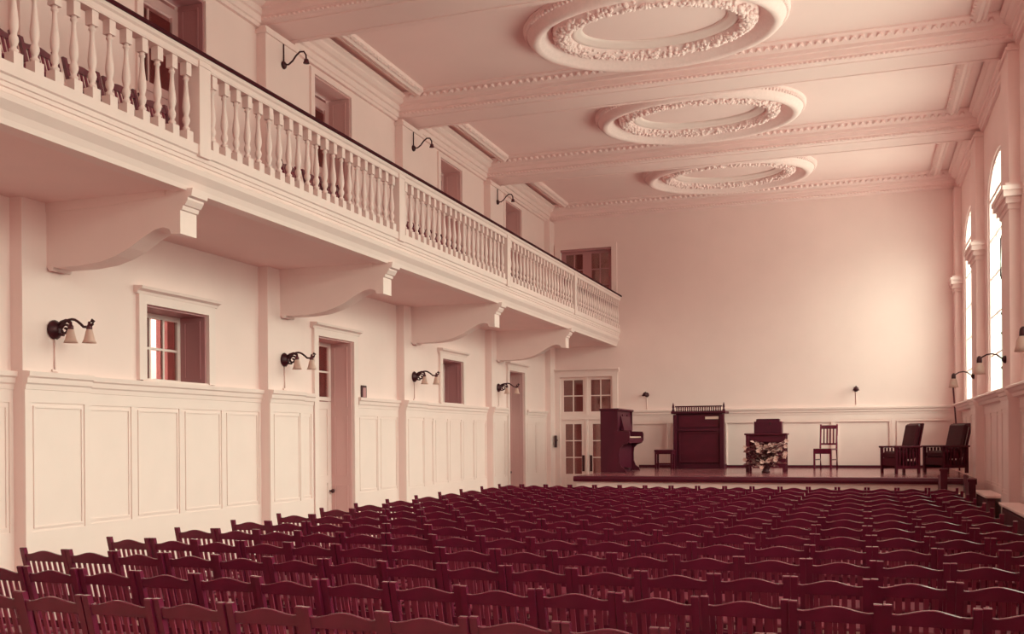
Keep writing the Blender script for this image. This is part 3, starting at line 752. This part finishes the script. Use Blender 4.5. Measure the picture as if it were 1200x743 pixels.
# cabinet with spindle gallery
CX0, CX1, CY0, CY1 = -4.10, -2.95, 22.95, 23.50
t = thing('gallery_cabinet', 'tall dark wooden cabinet with a spindle gallery along its top', 'cabinet', (0, 0, SZ))
mb = MB(); mb.box(CX0 + 0.05, CX1 - 0.05, CY0 + 0.04, CY1, 0.06, 1.28)
mb.box(CX0 + 0.01, CX1 - 0.01, CY0 + 0.0, CY1, 0, 0.10)
for x in (CX0 + 0.0, CX1 - 0.09): mb.box(x, x + 0.09, CY0 - 0.03, CY0 + 0.06, 0, 1.24)
mb.box(CX0, CX1, CY0 - 0.02, CY0 + 0.05, 0.86, 0.92)
mb.build('case', CASEWOOD, t)
mb = MB(); mb.box(CX0 + 0.12, CX1 - 0.12, CY0 + 0.02, CY0 + 0.045, 0.14, 0.84)
for (a, b, c, d) in ((CX0 + 0.12, CX1 - 0.12, 0.14, 0.17), (CX0 + 0.12, CX1 - 0.12, 0.81, 0.84), (CX0 + 0.12, CX0 + 0.15, 0.14, 0.84), (CX1 - 0.15, CX1 - 0.12, 0.14, 0.84)): mb.box(a, b, CY0 + 0.0, CY0 + 0.03, c, d)
mb.build('lower_panel', DARKWOOD, t)
mb = MB(); mb.box(CX0 + 0.12, CX1 - 0.12, CY0 + 0.02, CY0 + 0.045, 0.95, 1.22); mb.build('upper_panel', DARKWOOD, t)
mb = MB(); mb.cbox(CX0 - 0.05, CX1 + 0.05, CY0 - 0.05, CY1, 1.26, 1.32, 0.012); mb.build('cornice_top', CASEWOOD, t)
mb = MB(); mb.box(CX0 + 0.04, CX1 - 0.04, CY0, CY0 + 0.03, 1.41, 1.44)
for k in range(21):
    x = CX0 + 0.08 + k * (CX1 - CX0 - 0.16) / 20
    mb.lathe([(0.012, 0), (0.018, 0.03), (0.01, 0.05), (0.018, 0.07), (0.012, 0.1)], (x, CY0 + 0.015, 1.315), 6)
mb.build('spindle_rail', CASEWOOD, t)
for x in (CX0 + 0.0, CX1 - 0.0):
    mb = MB(); mb.lathe([(0.03, 0), (0.035, 0.03), (0.018, 0.06), (0.03, 0.1), (0.02, 0.15), (0.004, 0.2)], (x, CY0 + 0.0, 1.315), 8); mb.build('finial', CASEWOOD, t)
mb = MB(); mb.box(-0.15, 0.15, -0.012, 0.0, 0, 0.06); o = mb.build('paper_slip', PAPER); o.location = (CX1 - 0.27, CY0 + 0.015, SZ + 1.13)
o.name = 'paper_slip'; tag(o, 'pale paper slip on the upper front of the tall spindled cabinet', 'paper')
# stool
t = thing('wooden_stool', 'small plain wooden stool left of the tall spindled cabinet', 'stool', (-4.25, 22.64, SZ))
mb = MB(); mb.cbox(-0.21, 0.21, -0.17, 0.17, 0.40, 0.44, 0.008); mb.build('seat', DARKWOOD, t)
for x in (-0.18, 0.18):
    for y in (-0.14, 0.14):
        mb = MB(); mb.box(x - 0.02, x + 0.02, y - 0.02, y + 0.02, 0, 0.40); mb.build('leg', DARKWOOD, t)
mb = MB()
for y in (-0.14, 0.14): mb.box(-0.18, 0.18, y - 0.012, y + 0.012, 0.10, 0.13); mb.box(-0.18, 0.18, y - 0.012, y + 0.012, 0.34, 0.40)
for x in (-0.18, 0.18): mb.box(x - 0.012, x + 0.012, -0.14, 0.14, 0.34, 0.40)
mb.build('stretcher', DARKWOOD, t)
# table
t = thing('stage_table', 'dark wooden table at centre stage behind the flowering plant', 'table', (-1.83, 20.95, SZ))
mb = MB(); mb.cbox(-0.42, 0.42, -0.30, 0.30, 0.755, 0.79, 0.008); mb.build('tabletop', DARKWOOD, t)
mb = MB(); mb.box(-0.37, 0.37, -0.25, -0.23, 0.62, 0.755); mb.box(-0.37, 0.37, 0.23, 0.25, 0.62, 0.755); mb.box(-0.37, -0.35, -0.25, 0.25, 0.62, 0.755); mb.box(0.35, 0.37, -0.25, 0.25, 0.62, 0.755); mb.build('apron', DARKWOOD, t)
for x in (-0.36, 0.36):
    for y in (-0.24, 0.24):
        mb = MB(); mb.box(x - 0.032, x + 0.032, y - 0.032, y + 0.032, 0, 0.755); mb.build('leg', DARKWOOD, t)
mb = MB(); mb.box(-0.36, 0.36, 0.22, 0.24, 0.12, 0.62); mb.build('back_panel', DARKWOOD, t)
t = thing('wooden_chest', 'small dark lidded wooden chest standing on the stage table', 'chest', (-1.79, 20.98, SZ + 0.79))
mb = MB(); mb.cbox(-0.28, 0.27, -0.17, 0.17, 0, 0.24, 0.008); mb.build('chest_body', CASEWOOD, t)
mb = MB(); mb.prism([(-0.24, 0.24), (-0.235, 0.29), (-0.20, 0.295), (0.20, 0.295), (0.215, 0.29), (0.22, 0.24)], 'y', -0.15, 0.15); mb.build('chest_lid', CASEWOOD, t)
mb = MB(); mb.box(0.02, 0.06, -0.18, -0.168, 0.17, 0.23); mb.build('clasp', IRON, t)
# plant in front of the table
t = thing('potted_plant', 'bushy flowering plant in a dark pot in front of the stage table', 'plant', (-1.80, 20.35, SZ))
mb = MB(); mb.lathe([(0.07, 0), (0.09, 0.02), (0.06, 0.05), (0.10, 0.12), (0.125, 0.20), (0.135, 0.22), (0.12, 0.22), (0.10, 0.20)], seg=14); mb.build('pot', IRON, t)
rnd = random.Random(3)
lf_, pt_, sm_ = MB(), MB(), MB()
pl_ = MB()
for k in range(90):
    a = 2 * PI * rnd.random(); h = 0.10 + 0.54 * rnd.random(); r = (0.10 + 0.36 * rnd.random())
    x, y = r * math.cos(a), 0.42 * r * math.sin(a) - 0.02
    sm_.tube([(0.03 * math.cos(a), 0.03 * math.sin(a), 0.2), (x * 0.55, y * 0.55, 0.22 + max(0.0, h - 0.2) * 0.8), (x, y, h)], 0.005, 5)
    for j in range(9):
        u = 0.35 + 0.65 * rnd.random(); b = 2 * PI * rnd.random(); l = 0.06 + 0.07 * rnd.random()
        p = Vector((x * u, y * u, 0.2 + (h - 0.2) * u ** 0.7)); d = Vector((math.cos(b), 0.7 * math.sin(b), 0.7 * rnd.random() - 0.3)).normalized()
        w = (d.cross(Vector((0, 0, 1))).normalized() + Vector((0, 0, rnd.uniform(-0.9, 0.9)))).normalized() * l * 0.30
        q1 = p + d * l * 0.5 + Vector((0, 0, 0.012))
        (pl_ if rnd.random() < 0.6 else lf_).add([p, q1 + w, p + d * l, q1 - w, q1 - Vector((0, 0, 0.008))], [(0, 1, 4), (1, 2, 4), (2, 3, 4), (3, 0, 4)], True)
    if k % 3 == 0:
        for j in range(6):
            b = j * PI / 3; c = Vector((x, y - 0.03, h + 0.005)); d = Vector((math.cos(b), -0.35, math.sin(b))).normalized()
            e = Vector((-math.sin(b), 0, math.cos(b))) * 0.018; s = 0.052
            pt_.add([c, c + d * s * 0.6 + e, c + d * s, c + d * s * 0.6 - e, c + d * s * 0.5 + Vector((0, -0.01, 0))], [(0, 1, 4), (1, 2, 4), (2, 3, 4), (3, 0, 4)], True)
pl_.build('pale_leaves', PALELEAF, t)
sm_.build('stems', LEAF, t); lf_.build('leaves', LEAF, t); pt_.build('blossoms', PETAL, t)
# plain chair on the stage
def side_chair():
    t = thing('side_chair', 'plain dark slat-back chair standing alone on the stage by the back wall', 'chair', (-0.74, 22.70, SZ), rz=-0.30)
    mb = MB(); mb.cbox(-0.20, 0.20, -0.22, 0.19, 0.42, 0.455, 0.01); mb.build('seat', CHAIRWOOD, t)
    for x in (-0.18, 0.18):
        mb = MB(); mb.box(x - 0.018, x + 0.018, -0.21, -0.175, 0, 0.42); mb.build('front_leg', CHAIRWOOD, t)
        mb = MB(); mb.tube([(x, 0.20, 0), (x, 0.18, 0.44), (x, 0.23, 0.98)], 0.021, 6); mb.build('back_post', CHAIRWOOD, t)
    mb = MB(); mb.box(-0.18, 0.18, 0.205, 0.23, 0.88, 0.96); mb.build('crest_rail', CHAIRWOOD, t)
    mb = MB(); mb.box(-0.18, 0.18, 0.185, 0.205, 0.53, 0.57); mb.build('lower_rail', CHAIRWOOD, t)
    mb = MB()
    for k in range(4):
        x = -0.105 + k * 0.07
        mb.prism([(0.19, 0.55), (0.205, 0.55), (0.225, 0.9), (0.21, 0.9)], 'x', x - 0.014, x + 0.014)
    mb.build('slats', CHAIRWOOD, t)
    mb = MB(); mb.box(-0.18, 0.18, -0.20, -0.185, 0.34, 0.42); mb.box(-0.19, -0.17, -0.19, 0.18, 0.2, 0.225); mb.box(0.17, 0.19, -0.19, 0.18, 0.2, 0.225); mb.build('stretcher', CHAIRWOOD, t)
side_chair()
# armchairs, front faces -Y before turning
def armchair(label, loc, rz, sx=1.0):
    t = thing('reclining_armchair', label, 'armchair', loc, rz, group='dark armchairs on the stage')
    t.scale = (sx * 0.74, sx * 0.72, 1.0)
    for s in (-1, 1):
        mb = MB()
        x = s * 0.33
        for y in (-0.34, 0.30): mb.box(x - 0.03, x + 0.03, y - 0.03, y + 0.03, 0, 0.50)
        mb.box(x - 0.022, x + 0.022, -0.32, 0.30, 0.10, 0.16)
        for k in range(6): y = -0.24 + k * 0.095; mb.box(x - 0.012, x + 0.012, y - 0.022, y + 0.022, 0.14, 0.49)
        mb.build('side_frame', DARKWOOD, t)
        mb = MB(); mb.cbox(x - 0.06, x + 0.06, -0.40, 0.36, 0.495, 0.53, 0.008); mb.build('arm', DARKWOOD, t)
    mb = MB(); mb.box(-0.33, 0.33, -0.345, -0.315, 0.16, 0.30); mb.box(-0.33, 0.33, 0.27, 0.30, 0.14, 0.24); mb.build('seat_rail', DARKWOOD, t)
    mb = MB(); mb.cbox(-0.30, 0.30, -0.34, 0.26, 0.28, 0.43, 0.04); mb.build('seat_cushion', LEATHER, t)
    M = Matrix.Translation((0, 0.22, 0.40)) @ Matrix.Rotation(-0.30, 4, 'X')
    mb = MB(); mb.cbox(-0.285, 0.285, -0.07, 0.06, 0.0, 0.56, 0.04)
    mb.xform(M); mb.build('back_cushion', LEATHER, t)
    mb = MB(); mb.box(-0.31, -0.26, 0.06, 0.095, -0.18, 0.60); mb.box(0.26, 0.31, 0.06, 0.095, -0.18, 0.60)
    mb.box(-0.31, 0.31, 0.06, 0.095, 0.53, 0.60); mb.box(-0.31, 0.31, 0.06, 0.095, 0.0, 0.05)
    for k in range(5): x = -0.2 + 0.1 * k; mb.box(x - 0.02, x + 0.02, 0.065, 0.085, 0.0, 0.56)
    mb.xform(M); mb.build('back_frame', DARKWOOD, t)
armchair('dark reclining armchair on the stage, standing clear of the right wall', (0.70, 20.30, SZ), math.radians(-60))
armchair('dark reclining armchair on the stage, pushed into the right corner by the wall', (1.54, 20.95, SZ), math.radians(-56), 1.12)
# leaning pole
mb = MB(); mb.tube([(1.90, 22.4, SZ), (1.89, 23.72, 2.80)], 0.017, 8); mb.sphere((1.89, 23.72, 2.81), 0.026, 8, 6)
tag(mb.build('leaning_pole', DARKWOOD), 'thin dark pole leaning in the right corner behind the armchairs', 'pole')

# ------------------------------------------------------------------ audience chairs
CW = 0.424
def chair_meshes():
    hw = CW / 2; M = {}
    def lean(z): return 0.0 if z < 0.42 else -(z - 0.42) * 0.27
    for s, nm in ((-1, 'l'), (1, 'r')):
        mb = MB(); x0, x1 = (s * hw, s * (hw - 0.038))
        x0, x1 = min(x0, x1), max(x0, x1)
        P = [(-0.06, 0.0), (-0.03, 0.0), (0.018, 0.42), (lean(0.9) + 0.017, 0.897), (lean(0.9) + 0.012, 0.902), (lean(0.9) - 0.012, 0.902), (lean(0.9) - 0.017, 0.897), (-0.018, 0.42)]
        mb.prism(P, 'x', x0 + 0.001, x1); M['post' + nm] = mb.mesh('back_post', CHAIRWOOD)
        mb = MB(); xf0, xf1 = sorted((s * (hw - 0.04), s * (hw - 0.07)))
        mb.prism([(0.36, 0.0), (0.39, 0.0), (0.36, 0.42), (0.33, 0.42)], 'x', xf0, xf1); M['leg' + nm] = mb.mesh('front_leg', CHAIRWOOD)
    # crest rail: serpentine top edge, thickness leaning with the back
    n = 14; xi = hw - 0.038; mb = MB()
    top = []
    for k in range(n + 1):
        u = -1 + 2 * k / n
        z = 0.853 + 0.030 * (0.5 + 0.5 * math.cos(PI * u)) ** 1.1 + (0.004 if abs(u) > 0.95 else 0)
        top.append((u * xi, z))
    zb = 0.800; th = 0.011
    vs = []; fs = []
    for x, z in top:
        for (zz, off) in ((zb, -th), (z - 0.004, -th), (z, -th + 0.005), (z, th - 0.005), (z - 0.004, th), (zb, th)):
            vs.append((x, lean(zz) + off, zz))
    m = 6
    for k in range(n):
        for i in range(m):
            fs.append((k * m + i, k * m + (i + 1) % m, (k + 1) * m + (i + 1) % m, (k + 1) * m + i))
    fs += [tuple(range(m)), tuple(range(n * m, n * m + m))]
    mb.add(vs, fs); M['crest'] = mb.mesh('crest_rail', CHAIRWOOD)
    mb = MB(); mb.prism([(lean(0.52) - 0.01, 0.50), (lean(0.52) + 0.01, 0.50), (lean(0.55) + 0.01, 0.545), (lean(0.55) - 0.01, 0.545)], 'x', -xi, xi); M['lower'] = mb.mesh('lower_rail', CHAIRWOOD)
    mb = MB()
    for k in range(6):
        x = -xi + 2 * xi * (k + 1) / 7
        mb.prism([(lean(0.54) - 0.005, 0.54), (lean(0.54) + 0.005, 0.54), (lean(0.805) + 0.005, 0.805), (lean(0.805) - 0.005, 0.805)], 'x', x - 0.0115, x + 0.0115)
    M['slats'] = mb.mesh('slats', CHAIRWOOD2)
    mb = MB(); mb.cbox(-xi, xi, 0.0, 0.40, 0.415, 0.44, 0.008); M['seat'] = mb.mesh('seat', CHAIRWOOD2)
    mb = MB(); mb.box(-xi, xi, 0.345, 0.365, 0.20, 0.225); M['fstr'] = mb.mesh('front_stretcher', CHAIRWOOD)
    mb = MB(); mb.box(-xi, xi, -0.035, -0.015, 0.20, 0.225); M['rstr'] = mb.mesh('rear_stretcher', CHAIRWOOD)
    return M
for _m in (CHAIRWOOD,):
    _b = _m.node_tree.nodes['Principled BSDF']; _b.inputs['Coat Weight'].default_value = 0.7; _b.inputs['Coat Roughness'].default_value = 0.22
CM = chair_meshes()
def first_chair():
    r = thing('hall_chair', 'x', 'chair', group='rows of slat-back chairs facing the stage')
    for nm, k in (('back_post', 'postl'), ('back_post', 'postr'), ('front_leg', 'legl'), ('front_leg', 'legr'), ('crest_rail', 'crest'), ('lower_rail', 'lower'), ('slats', 'slats'), ('seat', 'seat'), ('front_stretcher', 'fstr'), ('rear_stretcher', 'rstr')):
        o = bpy.data.objects.new(nm, CM[k]); COL.objects.link(o); o.parent = r
    return r
proto = first_chair(); proto_kids = list(proto.children)
used = False
NR, NCOL, PITCH = 15, 17, 0.430
for row in range(NR):
    y = 5.87 + 0.862 * (row - 2)
    jx = random.uniform(-0.03, 0.03); jr = random.uniform(-0.006, 0.006)
    for col in range(NCOL):
        if not used: c = proto; used = True
        else:
            c = proto.copy(); COL.objects.link(c)
            for ch in proto_kids:
                k = ch.copy(); COL.objects.link(k); k.parent = c
        x = -5.96 + jx + PITCH * (col + 0.5)
        c.location = (x, y + 0.13 + jr * (x + 2) + random.uniform(-0.012, 0.012), 0)
        c.rotation_euler = (0, 0, random.uniform(-0.02, 0.02))
        c['label'] = 'dark slat-back wooden chair, %s from the panelled left wall in the %s row from stage' % (ORD[col], ORD[NR - 1 - row])

# chairs standing on the gallery, backs to the wall
gy = [4.3 + 0.5 * k for k in range(38)]
gy = [y for y in gy if not any(a - 0.35 < y < b + 0.35 for a, b in UPP)]
for i, y in enumerate(gy):
    c = proto.copy(); COL.objects.link(c)
    for ch in proto_kids:
        k = ch.copy(); COL.objects.link(k); k.parent = c
    c.location = (-6.58 + random.uniform(-0.03, 0.03), y, 4.241); c.rotation_euler = (0, 0, -PI / 2 + random.uniform(-0.05, 0.05))
    c.name = 'gallery_chair'; c['group'] = 'slat-back chairs up on the gallery'
    c['label'] = 'dark slat-back chair up on the gallery behind the balusters, %s from the back wall' % GORD(len(gy) - 1 - i)
# ------------------------------------------------------------------ light
w = bpy.data.worlds.new('World'); sc.world = w; w.use_nodes = True
N = w.node_tree.nodes; L = w.node_tree.links
bg = N['Background']
tc = N.new('ShaderNodeTexCoord'); sp = N.new('ShaderNodeSeparateXYZ'); cr = N.new('ShaderNodeValToRGB'); mr = N.new('ShaderNodeMapRange')
mr.inputs['From Min'].default_value = -1; mr.inputs['From Max'].default_value = 1
L.new(tc.outputs['Generated'], sp.inputs[0]); L.new(sp.outputs['Z'], mr.inputs['Value']); L.new(mr.outputs['Result'], cr.inputs[0])
TINT = (0.86, 1.0, 0.80)
e = cr.color_ramp.elements
def stop(el, k): el.color = (TINT[0] * k, TINT[1] * k, TINT[2] * k, 1)
e[0].position = 0.0; stop(e[0], 0.80)
e[1].position = 1.0; stop(e[1], 1.0)
for p, k in ((0.17, 0.85), (0.29, 0.65), (0.37, 0.34), (0.52, 0.36), (0.58, 1.0)):
    stop(e.new(p), k)
# the sky is brighter on the side the windows face than along the wall
ab = N.new('ShaderNodeMath'); ab.operation = 'ABSOLUTE'; L.new(sp.outputs['X'], ab.inputs[0])
ar = N.new('ShaderNodeMapRange'); ar.interpolation_type = 'SMOOTHSTEP'
ar.inputs['From Min'].default_value = 0.15; ar.inputs['From Max'].default_value = 0.85
ar.inputs['To Min'].default_value = 0.30; ar.inputs['To Max'].default_value = 1.0
L.new(ab.outputs[0], ar.inputs['Value'])
ml = N.new('ShaderNodeMath'); ml.operation = 'MULTIPLY'; ml.inputs[1].default_value = 13.5
L.new(ar.outputs['Result'], ml.inputs[0]); L.new(ml.outputs[0], bg.inputs['Strength'])
L.new(cr.outputs[0], bg.inputs['Color'])
def portal(x, y, z, sy, sz, rot):
    d = bpy.data.lights.new('daylight_portal', 'AREA'); d.shape = 'RECTANGLE'; d.size = sz; d.size_y = sy
    d.cycles.is_portal = True
    o = bpy.data.objects.new('daylight_portal', d); COL.objects.link(o); o.location = (x, y, z); o.rotation_euler = (0, rot, 0)
for c in WC: portal(XR + TH + 0.02, c, (SILL + SPR + RISE) / 2, 2 * HW, SPR + RISE - SILL, PI / 2)
portal(-9.82, 11.8, 2.4, 1.6, 2.4, -PI / 2)

# ------------------------------------------------------------------ camera
cd = bpy.data.cameras.new('camera'); cam = bpy.data.objects.new('camera', cd); COL.objects.link(cam)
cd.sensor_fit = 'HORIZONTAL'; cd.sensor_width = 36.0; cd.lens = 36.0 * 1167.4 / 1200.0
cd.shift_y = (513.0 - 371.5) / 1200.0
cam.location = (0, 0, 1.7)
cam.rotation_euler = (Matrix.Rotation(math.radians(19.336), 3, 'Z') @ Matrix.Rotation(PI / 2, 3, 'X') @ Matrix.Rotation(math.radians(-0.4188), 3, 'Z')).to_euler()
cd.clip_end = 200
sc.camera = cam
sc.view_settings.view_transform = 'Standard'; sc.view_settings.look = 'None'; sc.view_settings.gamma = 1.0
sc.view_settings.use_curve_mapping = False
sc.view_settings.exposure = 0.0
sc.cycles.max_bounces = 14; sc.cycles.diffuse_bounces = 8; sc.cycles.transparent_max_bounces = 12
sc.cycles.use_denoising = True
sc.cycles.caustics_reflective = False; sc.cycles.caustics_refractive = False
